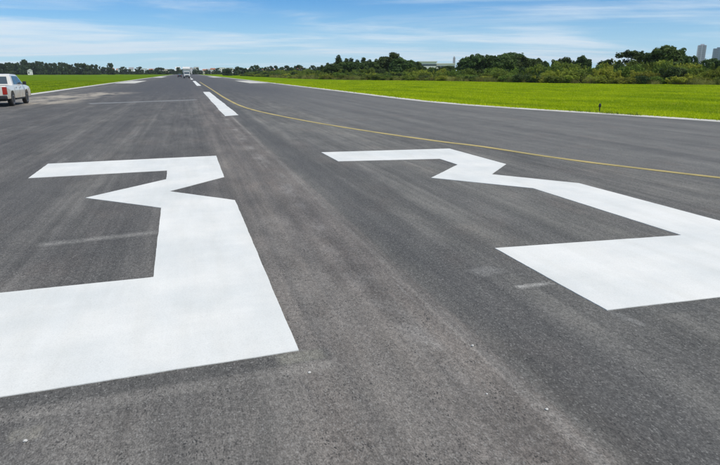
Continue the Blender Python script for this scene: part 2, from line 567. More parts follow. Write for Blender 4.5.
def runway_mesh():
    ys = sorted(set([-40, -20, -10] + list(range(-5, 64, 3)) + [70, 80, 95, 110, 130, 160, 200, 260, 340, 450, 600, 800, 1100, 1500]))
    re_ = np.interp(ys, [p[1] for p in R_EDGE], [p[0] + 0.35 for p in R_EDGE])
    le_ = np.interp(ys, [p[1] for p in L_EDGE][::-1], [p[0] - 0.35 for p in L_EDGE][::-1])
    bm = bmesh.new()
    rows = []
    for y, a, b in zip(ys, le_, re_):
        r = [bm.verts.new((a, y, -0.06))] + [bm.verts.new((a + (b - a) * k / 10, y, 0)) for k in range(11)] + [bm.verts.new((b, y, -0.06))]
        rows.append(r)
    for r0, r1 in zip(rows, rows[1:]):
        for k in range(12):
            bm.faces.new((r0[k], r0[k + 1], r1[k + 1], r1[k]))
    return bm_obj('runway', bm, M['asphalt'])


runway = runway_mesh()
tag(runway, kind='structure')


def smooth_line(pts, step=0.5):
    """Catmull-Rom through pts"""
    P = [Vector(p) for p in pts]
    P = [2 * P[0] - P[1]] + P + [2 * P[-1] - P[-2]]
    out = []
    for i in range(1, len(P) - 2):
        n = max(2, min(24, int((P[i + 1] - P[i]).length / step)))
        for k in range(n):
            t = k / n
            a, b, c, d = P[i - 1], P[i], P[i + 1], P[i + 2]
            out.append(0.5 * ((2 * b) + (c - a) * t + (2 * a - 5 * b + 4 * c - d) * t * t + (3 * b - a - 3 * c + d) * t ** 3))
    out.append(P[-2])
    return out


def mono_line(pts, step=1.0, smooth_m=4.0):
    """line that only runs up the runway: evenly cut, corners eased"""
    pts = sorted(pts, key=lambda p: p[1])
    py, px = [p[1] for p in pts], [p[0] for p in pts]
    ys = list(np.arange(py[0], min(py[-1], 90.0), step)) + [y for y in (90, 100, 115, 130, 160, 200, 260, 340, 450, 600, 800, 1100, 1500) if y <= py[-1]]
    xs = [float(np.mean(np.interp(np.linspace(y - smooth_m / 2, y + smooth_m / 2, 9), py, px))) for y in ys]
    return [Vector((x, float(y))) for x, y in zip(xs, ys)]


def jitter_edge(pts, step=0.05, amp=0.0018, soft=None):
    """cut each edge of an outline into short pieces with a slightly uneven line"""
    out = []
    n = len(pts)
    for i in range(n):
        a, b = Vector(pts[i]), Vector(pts[(i + 1) % n])
        d = b - a
        m = max(1, int(d.length / step))
        nrm = Vector((-d.y, d.x)).normalized() if d.length else Vector((0, 0))
        w = 0.0
        for k in range(m):
            p = a + d * (k / m)
            w = 0.8 * w + random.uniform(-amp, amp)
            out.append(tuple(p + nrm * (w if k else 0)))
    return out


def strip(name, centre, width, z, mat, jit=0.015):
    bm = bmesh.new()
    prev = None
    for i, p in enumerate(centre):
        d = (centre[min(i + 1, len(centre) - 1)] - centre[max(i - 1, 0)]).normalized()
        nrm = Vector((-d.y, d.x))
        a = p + nrm * (width / 2 + random.uniform(-jit, jit))
        b_ = p - nrm * (width / 2 + random.uniform(-jit, jit))
        cur = [bm.verts.new((a.x, a.y, z)), bm.verts.new((b_.x, b_.y, z)), bm.verts.new((a.x, a.y, -0.002)), bm.verts.new((b_.x, b_.y, -0.002))]
        if prev:
            bm.faces.new((prev[0], prev[1], cur[1], cur[0]))
            bm.faces.new((prev[0], cur[0], cur[2], prev[2]))
            bm.faces.new((prev[1], prev[3], cur[3], cur[1]))
        prev = cur
    return bm_obj(name, bm, mat)


# ------------------------------------------------------------------ painted markings
LEFT3 = [(-2.83, 13.33), (0.54, 13.62), (0.54, 10.71), (-0.37, 9.60), (0.57, 8.63), (0.60, 3.59), (-2.85, 3.37), (-2.82, 5.28),
         (-0.41, 5.41), (-0.45, 8.40), (-1.56, 9.42), (-0.45, 10.75), (-0.46, 11.76), (-2.80, 11.55)]
RIGHT3 = [(2.94, 13.56), (6.12, 13.38), (6.17, 10.71), (5.28, 9.66), (6.26, 8.43), (6.34, 5.66), (6.40, 3.55), (3.05, 3.61), (3.03, 5.38),
          (5.34, 5.26), (5.27, 8.25), (4.07, 9.62), (5.19, 10.92), (5.17, 11.80), (2.97, 12.04)]
for pts, lab in ((LEFT3, 'left white painted numeral 3, cut off by the left picture edge'),
                 (RIGHT3, 'right white painted numeral 3 beside the yellow line')):
    o = sheet('painted_numeral', jitter_edge(pts), 0.006, M['white'], -0.002)
    tag(o, lab, 'runway number', 'white runway numerals')

GRP_C = 'white dashes on the runway centreline'
for i, (y0, y1) in enumerate(((26.8, 61.3), (91.0, 147.0), (178.0, 212.0), (240.0, 275.0))):
    w = 0.62
    lab = ['nearest and longest white centreline dash beyond the numerals', 'second white centreline dash along the runway',
           'third white centreline dash, short, in front of the far truck', 'farthest tiny white centreline dash up the runway'][i]
    o = sheet('centreline_dash', jitter_edge([(1.52, y0 - 0.3), (1.52 + w, y0 + 0.2), (1.56 + w, y1), (1.56, y1)], 0.4, 0.012), 0.006, M['white'], -0.002)
    tag(o, lab, 'runway marking', GRP_C)

o = strip('edge_line', mono_line([(x - 0.15, y) for x, y in R_EDGE]), 0.85, 0.006, M['white_worn'], 0.03)
tag(o, 'pale white edge line bending along the bright grass on the right', 'runway marking')
o = strip('edge_line', mono_line([(x + 0.12, y) for x, y in L_EDGE]), 0.85, 0.006, M['white_worn'], 0.03)
tag(o, 'white edge line along the grass behind the parked pickup', 'runway marking')
o = strip('turning_line', smooth_line([(11.0, 5.0), (9.95, 6.5), (9.0, 8.21), (7.8, 10.89), (7.06, 13.6), (6.45, 15.1), (5.22, 19.3), (3.95, 25.2), (2.98, 33.0), (2.72, 46.0), (2.75, 70.0), (2.8, 130.0)], 0.5), 0.17, 0.008, M['yellow'], 0.008)
tag(o, 'thin yellow line curving from the centreline out past the right numeral', 'runway marking')
o = sheet('faded_stripe', jitter_edge([(-5.6, 39.2), (-1.4, 41.6), (0.7, 43.0), (0.5, 43.9), (-1.6, 42.6), (-5.9, 40.1)], 0.3, 0.05), 0.004, M['faded'], -0.002)
tag(o, 'faded grey-white stripe crossing the left half of the runway', 'runway marking')
for x0, x1, y0, y1, lab in ((-12.2, -8.8, 116, 152, 'nearer pale worn bar on the left of the runway'),
                            (-12.4, -9.0, 255, 330, 'farther pale worn bar on the left of the runway'),
                            (11.2, 14.6, 112, 148, 'nearer pale worn bar on the right of the runway'),
                            (11.0, 14.4, 255, 330, 'farther pale worn bar on the right of the runway')):
    o = sheet('distance_bar', jitter_edge([(x0, y0), (x1, y0), (x1, y1), (x0, y1)], 0.6, 0.05), 0.005, M['white_worn'], -0.002)
    tag(o, lab, 'runway marking', 'worn white bars either side of the runway')


# ------------------------------------------------------------------ vegetation meshes
def leaf_quads(cent, nrm, size, aspect=1.6):
    n = len(cent)
    nrm = nrm / (np.linalg.norm(nrm, axis=1, keepdims=True) + 1e-9)
    r = rng.normal(size=(n, 3))
    a = np.cross(nrm, r)
    a /= np.linalg.norm(a, axis=1, keepdims=True) + 1e-9
    b = np.cross(nrm, a)
    s = size * rng.uniform(0.55, 1.35, (n, 1))
    a = a * s * aspect * 0.5
    b = b * s * 0.5
    v = np.stack([cent - a, cent + b * 0.9 - a * 0.1, cent + a, cent - b * 0.9 - a * 0.1], 1).reshape(-1, 3)
    f = np.arange(4 * n).reshape(n, 4)
    return v, f


def crown_mesh(name, mat, lobes, n, size, fill=0.35, flat=1.0):
    """leaves spread over and through a set of ellipsoid lobes (cx,cy,cz,rx,ry,rz)"""
    L = np.array(lobes, float)
    vol = (L[:, 3] * L[:, 4] + L[:, 3] * L[:, 5])
    which = rng.choice(len(L), n, p=vol / vol.sum())
    d = rng.normal(size=(n, 3))
    d /= np.linalg.norm(d, axis=1, keepdims=True)
    rad = 1 - fill * rng.random((n, 1)) ** 1.5 + rng.normal(size=(n, 1)) * 0.05
    # sub-clumps: uneven outline
    ph = rng.uniform(0, 6.28, (len(L), 3))[which]
    rad *= 1 + 0.16 * np.sin(5 * d[:, :1] + ph[:, :1]) * np.sin(4 * d[:, 1:2] + ph[:, 1:2]) + 0.10 * np.sin(9 * d[:, 2:] + ph[:, 2:])
    c = L[which, :3] + d * rad * L[which, 3:6]
    nr = d * 0.8 + rng.normal(size=(n, 3)) * 0.6 + np.array([0, 0, 0.35])
    keep = c[:, 2] > 0.02
    v, f = leaf_quads(c[keep], nr[keep], size)
    return np_mesh(name, v, f, mat)


def broad_lobes(h, w, k, base=0.3, seed=0):
    r = random.Random(seed)
    out = [(0, 0, h * (base + 0.32), w * 0.33, w * 0.33, h * 0.28)]
    for i in range(k):
        a = 2 * math.pi * i / k + r.uniform(-0.5, 0.5)
        d = w * r.uniform(0.18, 0.34)
        z = h * r.uniform(base + 0.12, 0.82)
        s = r.uniform(0.16, 0.26)
        out.append((math.cos(a) * d, math.sin(a) * d, z, w * s, w * s, h * s * 0.75))
    for i in range(k * 2):
        a = r.uniform(0, 6.28)
        z = r.uniform(base + 0.15, 0.97)
        d = w * 0.44 * math.sqrt(max(0.05, 1 - ((z - 0.5) / 0.52) ** 2)) * r.uniform(0.75, 1.1)
        q = r.uniform(0.06, 0.11)
        out.append((math.cos(a) * d, math.sin(a) * d, h * z, w * q, w * q, h * q * 0.9))
    out.append((r.uniform(-.1, .1) * w, r.uniform(-.1, .1) * w, h * 0.86, w * 0.2, w * 0.2, h * 0.14))
    return out


def trunk_mesh(name, h, r0, forks, spread, seed):
    r = random.Random(seed)
    bm = bmesh.new()
    k = r.uniform(-0.05, 0.05) * h
    tube(bm, [(0, 0, -0.2), (k * 0.4, 0, h * 0.25), (k, k * 0.3, h * 0.5), (k * 1.2, k * 0.2, h * 0.82)], [r0 * 1.25, r0, r0 * 0.75, r0 * 0.25], 7)
    for i in range(forks):
        a = 2 * math.pi * i / forks + r.uniform(-0.4, 0.4)
        z0 = h * r.uniform(0.28, 0.55)
        e = (math.cos(a) * spread, math.sin(a) * spread)
        tube(bm, [(k * 0.8, 0, z0), (k + e[0] * 0.5, e[1] * 0.5, z0 + h * 0.14), (k + e[0], e[1], z0 + h * 0.30)], [r0 * 0.5, r0 * 0.35, r0 * 0.12], 6)
    me = bpy.data.meshes.new(name)
    bmesh.ops.recalc_face_normals(bm, faces=bm.faces[:])
    bm.to_mesh(me)
    bm.free()
    me.materials.append(M['bark'])
    return me


# unit prototypes, about 1 m across and 1 m tall scaled later through the object
TREE_ROUND = [(crown_mesh('crown_round', M['leaf_dark'], broad_lobes(8, 7.0, 7, 0.22, 11 + i), 5200, 0.42), trunk_mesh('trunk_round', 8, 0.22, 5, 1.9, 5 + i)) for i in range(4)]
TREE_OPEN = [(crown_mesh('crown_open', M['leaf_dark'], [(random.gauss(0, 1.5), random.gauss(0, 1.5), random.uniform(3.4, 7.5), random.uniform(.55, 1.1), random.uniform(.55, 1.1), random.uniform(.45, .8)) for _ in range(24)], 3400, 0.30, 0.8),
              trunk_mesh('trunk_open', 8, 0.2, 7, 2.4, 40 + i)) for i in range(2)]
TREE_SPIRE = []
for i in range(3):
    lob = []
    for k in range(9):
        z = 1.3 + k * 0.78
        w = 1.75 * (1 - k / 10.5) * random.uniform(0.85, 1.15)
        lob.append((random.uniform(-.25, .25), random.uniform(-.25, .25), z, w, w, 0.75))
    TREE_SPIRE.append((crown_mesh('crown_spire', M['leaf_dark'], lob, 3600, 0.34), trunk_mesh('trunk_spire', 7.5, 0.16, 3, 0.8, 60 + i)))
TREE_FAR = [(crown_mesh('crown_far', M['leaf_far'], broad_lobes(8, 8.5, 6, 0.0, 80 + i) + [(2.2, 0, 1.2, 2.4, 2.4, 1.4), (-2.2, 0.5, 1.2, 2.4, 2.4, 1.4), (0, -2, 1.2, 2.4, 2.4, 1.4)], 2000, 0.75), trunk_mesh('trunk_far', 8, 0.25, 4, 1.8, 80 + i)) for i in range(4)]


def bush_lobes(seed):
    r = random.Random(seed)
    return [(r.uniform(-1.0, 1.0), r.uniform(-1.0, 1.0), r.uniform(0.35, 1.25), r.uniform(.55, 1.0), r.uniform(.55, 1.0), r.uniform(.4, .75)) for _ in range(7)] + [(r.uniform(-1.4, 1.4), r.uniform(-1.4, 1.4), r.uniform(0.8, 1.45), r.uniform(.15, .34), r.uniform(.15, .34), r.uniform(.2, .4)) for _ in range(14)]


BUSH_MID = [crown_mesh('foliage_mid', M['leaf_mid'], bush_lobes(100 + i), 4600, 0.13, 0.6) for i in range(4)]
BUSH_OLIVE = [crown_mesh('foliage_olive', M['leaf_olive'], bush_lobes(200 + i), 4600, 0.13, 0.65) for i in range(4)]
BUSH_DARK = [crown_mesh('foliage_dark', M['leaf_dark'], bush_lobes(300 + i), 3200, 0.16, 0.5) for i in range(2)]


def bush_stem(seed):
    r = random.Random(seed)
    bm = bmesh.new()
    for i in range(5):
        a = i * 1.26 + r.uniform(-.3, .3)
        tube(bm, [(0.05 * math.cos(a), 0.05 * math.sin(a), -0.1), (0.35 * math.cos(a), 0.35 * math.sin(a), 0.5), (0.7 * math.cos(a), 0.7 * math.sin(a), 1.05)], [0.04, 0.03, 0.012], 5)
    me = bpy.data.meshes.new('stems')
    bm.to_mesh(me)
    bm.free()
    me.materials.append(M['bark'])
    return me


STEMS = bush_stem(1)


def blades(name, mat, base, h, wid, lean=0.35):
    """one bent blade (a tapering quad and a tip) at every base point"""
    n = len(base)
    a = rng.uniform(0, 2 * np.pi, n)
    s = np.stack([np.cos(a), np.sin(a), np.zeros(n)], 1)
    la = rng.uniform(0, 2 * np.pi, n)
    ln = np.stack([np.cos(la), np.sin(la), np.zeros(n)], 1) * (lean * h * rng.uniform(0.2, 1.4, n))[:, None]
    up = np.zeros((n, 3))
    up[:, 2] = h
    w = (wid * 0.5)[:, None]
    v = np.stack([base - s * w, base + s * w, base + ln + up], 1).reshape(-1, 3)
    return np_mesh(name, v, np.arange(3 * n).reshape(n, 3), mat)


def reed_mesh(seed):
    r = np.random.default_rng(seed)
    n = 260
    b = np.zeros((n, 3))
    b[:, :2] = r.normal(size=(n, 2)) * 0.28
    return blades('reed_blades', M['straw'], b, r.uniform(0.5, 1.5, n), np.full(n, 0.035), 0.45)


REEDS = [reed_mesh(i) for i in range(3)]


def ray_point(px, dist):
    """ground point at a given forward distance under column px of the picture (720 wide)"""
    x = (px - 360) / 590.0
    fx, fy = math.sin(YAW), math.cos(YAW)
    rx, ry = math.cos(YAW), -math.sin(YAW)
    fwd = math.cos(PITCH) + 0.2703 * math.sin(PITCH)
    s = dist / fwd
    return ((rx * x + fx * fwd) * s, (ry * x + fy * fwd) * s)


def top_height(top, dist):
    return CAM_H + (73.0 - top) * dist / 590.0 / 1.036 * 1.036


def place_tree(kind, px, top, dist, label, group=None, wscale=1.0, cat='tree', name='broadleaf_tree'):
    x, y = ray_point(px, dist)
    h = top_height(top, dist)
    cm, tm = random.choice(kind)
    root = empty(name, (x, y, -0.03), random.uniform(0, 6.28))
    unit = 8.0
    root.scale = (h / unit * wscale, h / unit * wscale, h / unit)
    link('crown', cm, root)
    link('trunk', tm, root)
    tag(root, label, cat, group)
    return root


def place_bush(mesh, x, y, w, h, label, group, name='shrub'):
    root = empty(name, (x, y, -0.03), random.uniform(0, 6.28))
    root.scale = (w / 3.2, w / 3.2, h / 1.75)
    link('foliage', mesh, root)
    link('stem', STEMS, root)
    tag(root, label, 'shrub', group)
    return root


# ---- the dense dark trees behind the scrub on the right
G_DARK = 'dark trees standing in the belt behind the scrub'
L_DARK = 'dark green tree in the dense belt behind the scrub hedge'
for px, top in ((322, 66), (328, 64), (346, 60), (352, 59.5), (358, 61), (364, 59), (370, 61), (376, 60.5), (382, 58.5)):
    place_tree(TREE_SPIRE, px, top, random.uniform(205, 235), 'narrow pointed dark tree in the left end of the tree belt', 'narrow pointed trees left of the tallest round tree', 1.9, name='narrow_tree')
place_tree(TREE_SPIRE, 339, 57, 215, 'tall narrow tree sticking up above the left end of the belt', None, 1.6, name='narrow_tree')
place_tree(TREE_ROUND, 392, 54.5, 195, 'tallest rounded dark tree left of the long white building', None, 1.25)
for px, top in ((401, 59), (408, 61), (415, 62.5), (333, 64), (343, 63), (350, 62.5), (358, 63), (366, 62), (373, 63), (380, 61.5), (386, 60), (422, 67), (432, 68), (441, 67.5), (449, 66)):
    place_tree(TREE_ROUND, px, top, random.uniform(180, 215), L_DARK, G_DARK, 1.3)
for px, top in ((467, 58), (474, 57), (482, 56), (490, 56.5), (498, 57), (505, 55), (519, 57.5), (527, 59), (535, 60), (541, 62.5)):
    place_tree(TREE_ROUND, px, top, random.uniform(150, 175), 'dark tree in the rounded grove right of the long white building', 'grove of dark trees right of the white building', 1.1)
place_tree(TREE_ROUND, 511, 53.5, 160, 'highest tree of the dark grove right of the long white building', None, 1.1)
place_tree(TREE_ROUND, 556, 61, 150, 'dark tree at the left of the pair beyond the scrub gap', None, 1.0)
place_tree(TREE_ROUND, 565, 58.5, 148, 'broad dark tree next to the small round one above the scrub', None, 1.2)
place_tree(TREE_ROUND, 582, 57, 140, 'small round dark tree standing alone above the scrub', None, 0.8)
place_tree(TREE_OPEN, 630, 51, 118, 'airy tree with a gappy crown left of the big right-hand tree', None, 1.15)
place_tree(TREE_OPEN, 643, 52, 122, 'thin see-through tree between the airy tree and the big tree', None, 0.9)
place_tree(TREE_ROUND, 663, 47, 120, 'big bushy dark tree highest above the scrub on the right', None, 0.95)
place_tree(TREE_ROUND, 674, 51, 124, 'dark tree leaning on the right flank of the big tree', None, 0.9)
place_tree(TREE_ROUND, 653, 53, 126, 'dark tree on the left flank of the big tree', None, 0.8)
place_tree(TREE_ROUND, 688, 57, 135, 'low dark tree just left of the pale tower block', None, 0.9)
place_tree(TREE_ROUND, 711, 59, 135, 'low dark tree below the bluish tower at the right edge', None, 1.0)
place_tree(TREE_ROUND, 724, 58, 130, 'dark tree cut by the right picture edge below the bluish tower', None, 1.0)
place_tree(TREE_ROUND, 606, 60.5, 125, 'green bushy tree rising from the scrub left of the airy tree', None, 0.9)
place_tree(TREE_ROUND, 617, 62, 122, 'lower bushy tree under the left side of the airy tree', None, 0.9)

# ---- scrub hedge: shrubs in rows along the far side of the grass
HEDGE = [(33.0, 385.0), (35.0, 260.0), (38.3, 177.0), (57.0, 131.0), (63.5, 100.0), (72.0, 84.0), (80.0, 75.4), (100.0, 55.0)]
HL = smooth_line(HEDGE, 1.0)
acc = [0.0]
for a, b in zip(HL, HL[1:]):
    acc.append(acc[-1] + (b - a).length)


def hedge_pt(s):
    s = max(0, min(acc[-1] - 1e-3, s))
    i = max(k for k in range(len(acc) - 1) if acc[k] <= s)
    t = (s - acc[i]) / (acc[i + 1] - acc[i])
    p = HL[i].lerp(HL[i + 1], t)
    d = (HL[i + 1] - HL[i]).normalized()
    return p, Vector((-d.y, d.x))           # normal points away from the runway


s = 0.0
while s < acc[-1]:
    p, nrm = hedge_pt(s)
    near = p.length
    for row in range(4):
        q = p + nrm * (row * 3.2 + random.uniform(0.6, 2.2)) + Vector((random.uniform(-1, 1), random.uniform(-1, 1)))
        if near < 125:
            h = (1.5, 2.6, 3.3, 3.9)[row] * random.uniform(0.7, 1.12)
        else:
            h = (1.3, 2.0, 2.5, 3.0)[row] * random.uniform(0.7, 1.2)
        k = random.random()
        if near > 118:
            kind = 'dark' if k < 0.22 else ('mid' if k < 0.85 else 'olive')
        else:
            kind = 'dark' if k < 0.05 else ('mid' if k < 0.42 else 'olive')
        mesh = random.choice({'dark': BUSH_DARK, 'mid': BUSH_MID, 'olive': BUSH_OLIVE}[kind])
        bpx = 360 + math.tan(math.atan2(q.x, q.y) - YAW) * 611
        where = ('beside the thin row of far trees' if bpx < 320 else 'below the pointed trees' if bpx < 385 else 'left of and below the white warehouse' if bpx < 455
                 else 'below the dark grove' if bpx < 545 else 'below the small round tree' if bpx < 615 else 'below the big right-hand tree' if bpx < 685 else 'below the two tower blocks')
        colour = {'dark': 'dark green', 'mid': 'mid green', 'olive': 'yellowish olive'}[kind]
        rowname = ('front-row', 'middle', 'middle', 'back-row')[row]
        lab = '%s %s shrub in the scrub %s' % (colour, rowname, where)
        place_bush(mesh, q.x, q.y, random.uniform(3.2, 5.0), h, lab, '%s %s shrubs %s' % (colour, rowname, where))
    s += 3.0 if near < 160 else 5.5
# dry grass clumps at the foot of the hedge
s = 130.0
while s < acc[-1]:
    p, nrm = hedge_pt(s)
    q = p + nrm * random.uniform(-0.6, 0.8)
    o = link('tall_grass_clump', random.choice(REEDS))
    o.location = (q.x, q.y, -0.03)
    k = random.uniform(0.5, 1.0)
    o.scale = (k * 1.7, k * 1.7, k)
    o.rotation_euler = (0, 0, random.uniform(0, 6.28))
    tag(o, 'dry yellowish clump of tall grass at the foot of the scrub hedge', 'grass', 'tall grass clumps at the foot of the scrub')
    s += random.uniform(1.2, 3.2)

# ---- far trees on the left and along the horizon
for i in range(26):
    px = -6 + i * 4.1 + random.uniform(-1, 1)
    top = 62.5 + max(0, (px - 30)) * 0.035 + random.uniform(-0.6, 1.6)
    place_tree(TREE_FAR, px, top, random.uniform(600, 660), 'dark tree in the continuous treeline beyond the left grass', 'treeline beyond the left grass', 0.75, name='far_tree')
place_tree(TREE_FAR, 26, 60.8, 600, 'highest tree of the left treeline next to the white gabled house', None, 0.6, name='far_tree')
place_tree(TREE_FAR, 111, 64, 640, 'isolated dark tree standing up above the left horizon', None, 0.7, name='far_tree')
for i in range(34):
    px = 103 + i * 3.8 + random.uniform(-1.5, 1.5)
    place_tree(TREE_FAR, px, (random.uniform(67.2, 68.6) if i % 5 == 0 else random.uniform(69.3, 71.4)), random.uniform(735, 850), 'small far tree on the horizon among the town houses', 'far trees on the horizon', random.uniform(0.8, 1.5), name='far_tree')
for i in range(20):
    px = 225 + i * 5.2 + random.uniform(-1.5, 1.5)
    place_tree(TREE_FAR, px, random.uniform(65.5, 69.5), random.uniform(400, 470), 'dark tree in the thin row right of the far runway', 'thin row of trees right of the far runway', random.uniform(0.7, 1.2), name='far_tree')


# ------------------------------------------------------------------ grass
def grass_field():
    n = 620000
    # right verge: rejection sample in a wedge, denser near the camera
    d = 17 + (150 - 17) * rng.random(n) ** 1.55
    a = R(4) + (R(62) - R(4)) * rng.random(n)
    x, y = d * np.sin(a), d * np.cos(a)
    ex = np.interp(y, [p[1] for p in R_EDGE], [p[0] for p in R_EDGE]) + 0.16 + rng.normal(size=n) * 0.12 + 0.14 * np.sin(y * 1.9 + 2 * np.sin(y * 0.43)) * np.sin(y * 0.31)
    hx = np.interp(y, [p[1] for p in HEDGE][::-1], [p[0] for p in HEDGE][::-1]) + 2
    k = (x > ex) & (x < hx)
    x, y, d, e = x[k], y[k], d[k], (x - ex)[k]
    # left verge
    m = 160000
    y2 = 36 + 130 * rng.random(m) ** 1.4
    x2 = -13.5 - 42 * rng.random(m) ** 1.3
    e2 = -13.42 + rng.normal(size=m) * 0.12 + 0.15 * np.sin(y2 * 1.1 + np.sin(y2 * 0.3)) - x2
    k = e2 > 0
    x2, y2, e2 = x2[k], y2[k], e2[k]
    x = np.concatenate([x, x2])
    y = np.concatenate([y, y2])
    e = np.concatenate([e, e2])
    d = np.hypot(x, y)
    base = np.stack([x, y, np.full(len(x), -0.035)], 1)
    h = rng.uniform(0.05, 0.11, len(x)) + np.exp(-e / 0.5) * rng.uniform(0.02, 0.16, len(x))
    tuft = (np.sin(x * 0.9 + 1.3 * np.sin(y * 0.5)) * np.sin(y * 0.7 + np.sin(x * 0.33)) > 0.75)
    h = h * np.where(tuft, 1.35, 1.0)
    w = 0.018 + 0.0011 * d
    return blades('mown_grass', M['grass'], base, h, w, 0.9)


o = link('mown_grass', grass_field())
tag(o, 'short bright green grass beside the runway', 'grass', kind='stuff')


# ------------------------------------------------------------------ buildings
WALLS = [simple('white_render', (0.72, 0.71, 0.69), 0.8, 0, 0.06, 0.3), simple('cream_render', (0.60, 0.54, 0.44), 0.8, 0, 0.08, 0.3),
         simple('grey_render', (0.45, 0.46, 0.47), 0.8, 0, 0.08, 0.3), simple('blue_white_render', (0.60, 0.64, 0.68), 0.8, 0, 0.06, 0.3)]
ROOFS = [simple('clay_tiles', (0.32, 0.13, 0.075), 0.85, 0, 0.2, 0.6), simple('pale_sheet_roof', (0.62, 0.62, 0.61), 0.5, 0, 0.08, 0.4),
         simple('grey_roof', (0.25, 0.25, 0.26), 0.8, 0, 0.1, 0.4)]
WINDOW = glass_dark('window_glass')
FRAME = simple('window_frame', (0.6, 0.6, 0.6), 0.6)


def house(px, dist, w, depth, h, wall, roof, gable, label, group=None, storeys=2, name='town_house'):
    x, y = ray_point(px, dist)
    root = empty(name, (x, y, -0.03), -math.atan2(x, y) * 0.8)
    wh = h * (0.74 if gable else 1.0)
    boxes('wall', wall, root, (-w / 2, w / 2, -depth / 2, depth / 2, -0.3, wh))
    bm = bmesh.new()
    if gable:
        e = 0.4
        a = [bm.verts.new(p) for p in ((-w / 2 - e, -depth / 2 - e, wh), (w / 2 + e, -depth / 2 - e, wh), (w / 2 + e, depth / 2 + e, wh), (-w / 2 - e, depth / 2 + e, wh),
                                       (-w / 2 - e, 0, h), (w / 2 + e, 0, h))] if gable == 1 else \
            [bm.verts.new(p) for p in ((w / 2 + e, -depth / 2 - e, wh), (w / 2 + e, depth / 2 + e, wh), (-w / 2 - e, depth / 2 + e, wh), (-w / 2 - e, -depth / 2 - e, wh),
                                       (0, -depth / 2 - e, h), (0, depth / 2 + e, h))]
        for f in ((0, 1, 5, 4), (2, 3, 4, 5), (0, 4, 3), (1, 2, 5), (3, 2, 1, 0)):
            bm.faces.new([a[i] for i in f])
    else:
        box(bm, -w / 2 - .15, w / 2 + .15, -depth / 2 - .15, depth / 2 + .15, h + 0.003, h + .45)
    bm_obj('roof', bm, roof, root)
    nw = max(2, int(w / 2.6))
    for s_ in range(storeys):
        z0 = wh * (s_ + 0.32) / storeys
        z1 = z0 + min(1.3, wh / storeys * 0.42)
        for k in range(nw):
            cx = -w / 2 + w * (k + 0.5) / nw
            if s_ == 0 and k == nw // 2:
                boxes('door', FRAME, root, (cx - .55, cx + .55, -depth / 2 - .06, -depth / 2 + .05, 0, min(2.2, wh * .6)))
                continue
            wd = boxes('window', WINDOW, root, (cx - .6, cx + .6, -depth / 2 - .03, -depth / 2 + .05, z0, z1))
            boxes('sill', FRAME, wd, (cx - .7, cx + .7, -depth / 2 - .12, -depth / 2 - .032, z0 - .12, z0 - .01))
    tag(root, label, 'building', group)
    return root


for i in range(50):
    px = 92 + i * 4.4 + random.uniform(-2.2, 2.2)
    dist = random.uniform(880, 1080)
    house(px, dist, random.uniform(4.5, 10.0), random.uniform(5, 7), random.uniform(6.2, 11.0), random.choice(WALLS[:2] + [WALLS[0]] + [WALLS[0], WALLS[3]]), random.choice(ROOFS), random.choice((0, 1, 1)),
          'small pale town house among trees on the horizon', 'town houses on the horizon')
house(30.2, 590, 4.2, 6, 5.4, WALLS[0], ROOFS[1], 2, 'small white gabled house in the left treeline', None, 1)
# arched hangar
def hangar(px, dist, w, depth, h, label):
    x, y = ray_point(px, dist)
    root = empty('hangar', (x, y, -0.03), -math.atan2(x, y) * 0.8)
    wh = h * 0.55
    boxes('wall', WALLS[0], root, (-w / 2, w / 2, -depth / 2, depth / 2, -0.3, wh))
    bm = bmesh.new()
    n = 14
    fr, bk = [], []
    for k in range(n + 1):
        t = math.pi * k / n
        fr.append(bm.verts.new((-math.cos(t) * (w / 2 + .2), -depth / 2 - .2, wh + 0.01 + math.sin(t) * (h - wh))))
        bk.append(bm.verts.new((-math.cos(t) * (w / 2 + .2), depth / 2 + .2, wh + 0.01 + math.sin(t) * (h - wh))))
    for k in range(n):
        bm.faces.new((fr[k], fr[k + 1], bk[k + 1], bk[k]))
    bm.faces.new(fr)
    bm.faces.new(bk[::-1])
    bm_obj('roof', bm, ROOFS[1], root)
    boxes('door', ROOFS[2], root, (-w * .32, w * .32, -depth / 2 - .08, -depth / 2 + .02, 0, wh * .85))
    tag(root, label, 'building')


hangar(243, 520, 9, 14, 5.2, 'white hangar with an arched roof at the end of the row of trees')
house(267, 500, 9, 8, 3.6, WALLS[1], ROOFS[1], 1, 'low tan building behind the row of trees right of the hangar', None, 1)


def warehouse(px, dist, w, depth, h, label):
    x, y = ray_point(px, dist)
    root = empty('warehouse', (x, y, -0.03), -math.atan2(x, y))
    boxes('wall', WALLS[0], root, (-w / 2, w / 2, -depth / 2, depth / 2, -0.3, h))
    boxes('roof', ROOFS[1], root, (-w / 2 - .4, w / 2 + .4, -depth / 2 - .4, depth / 2 + .4, h + .003, h + .5))
    for k in range(6):
        cx = -w / 2 + w * (k + .5) / 6
        boxes('window', WINDOW, root, (cx - .9, cx + .9, -depth / 2 - .04, -depth / 2 + .05, h * .74, h * .86))
    boxes('door', ROOFS[2], root, (-w * .2, w * .2, -depth / 2 - .06, -depth / 2 + .05, 0, h * .5))
    tag(root, label, 'building')


warehouse(427, 330, 9.5, 16, top_height(63.2, 330), 'upper left half of the white warehouse between the dark trees')
warehouse(444, 345, 11.5, 16, top_height(65.0, 345), 'lower right half of the white warehouse between the dark trees')


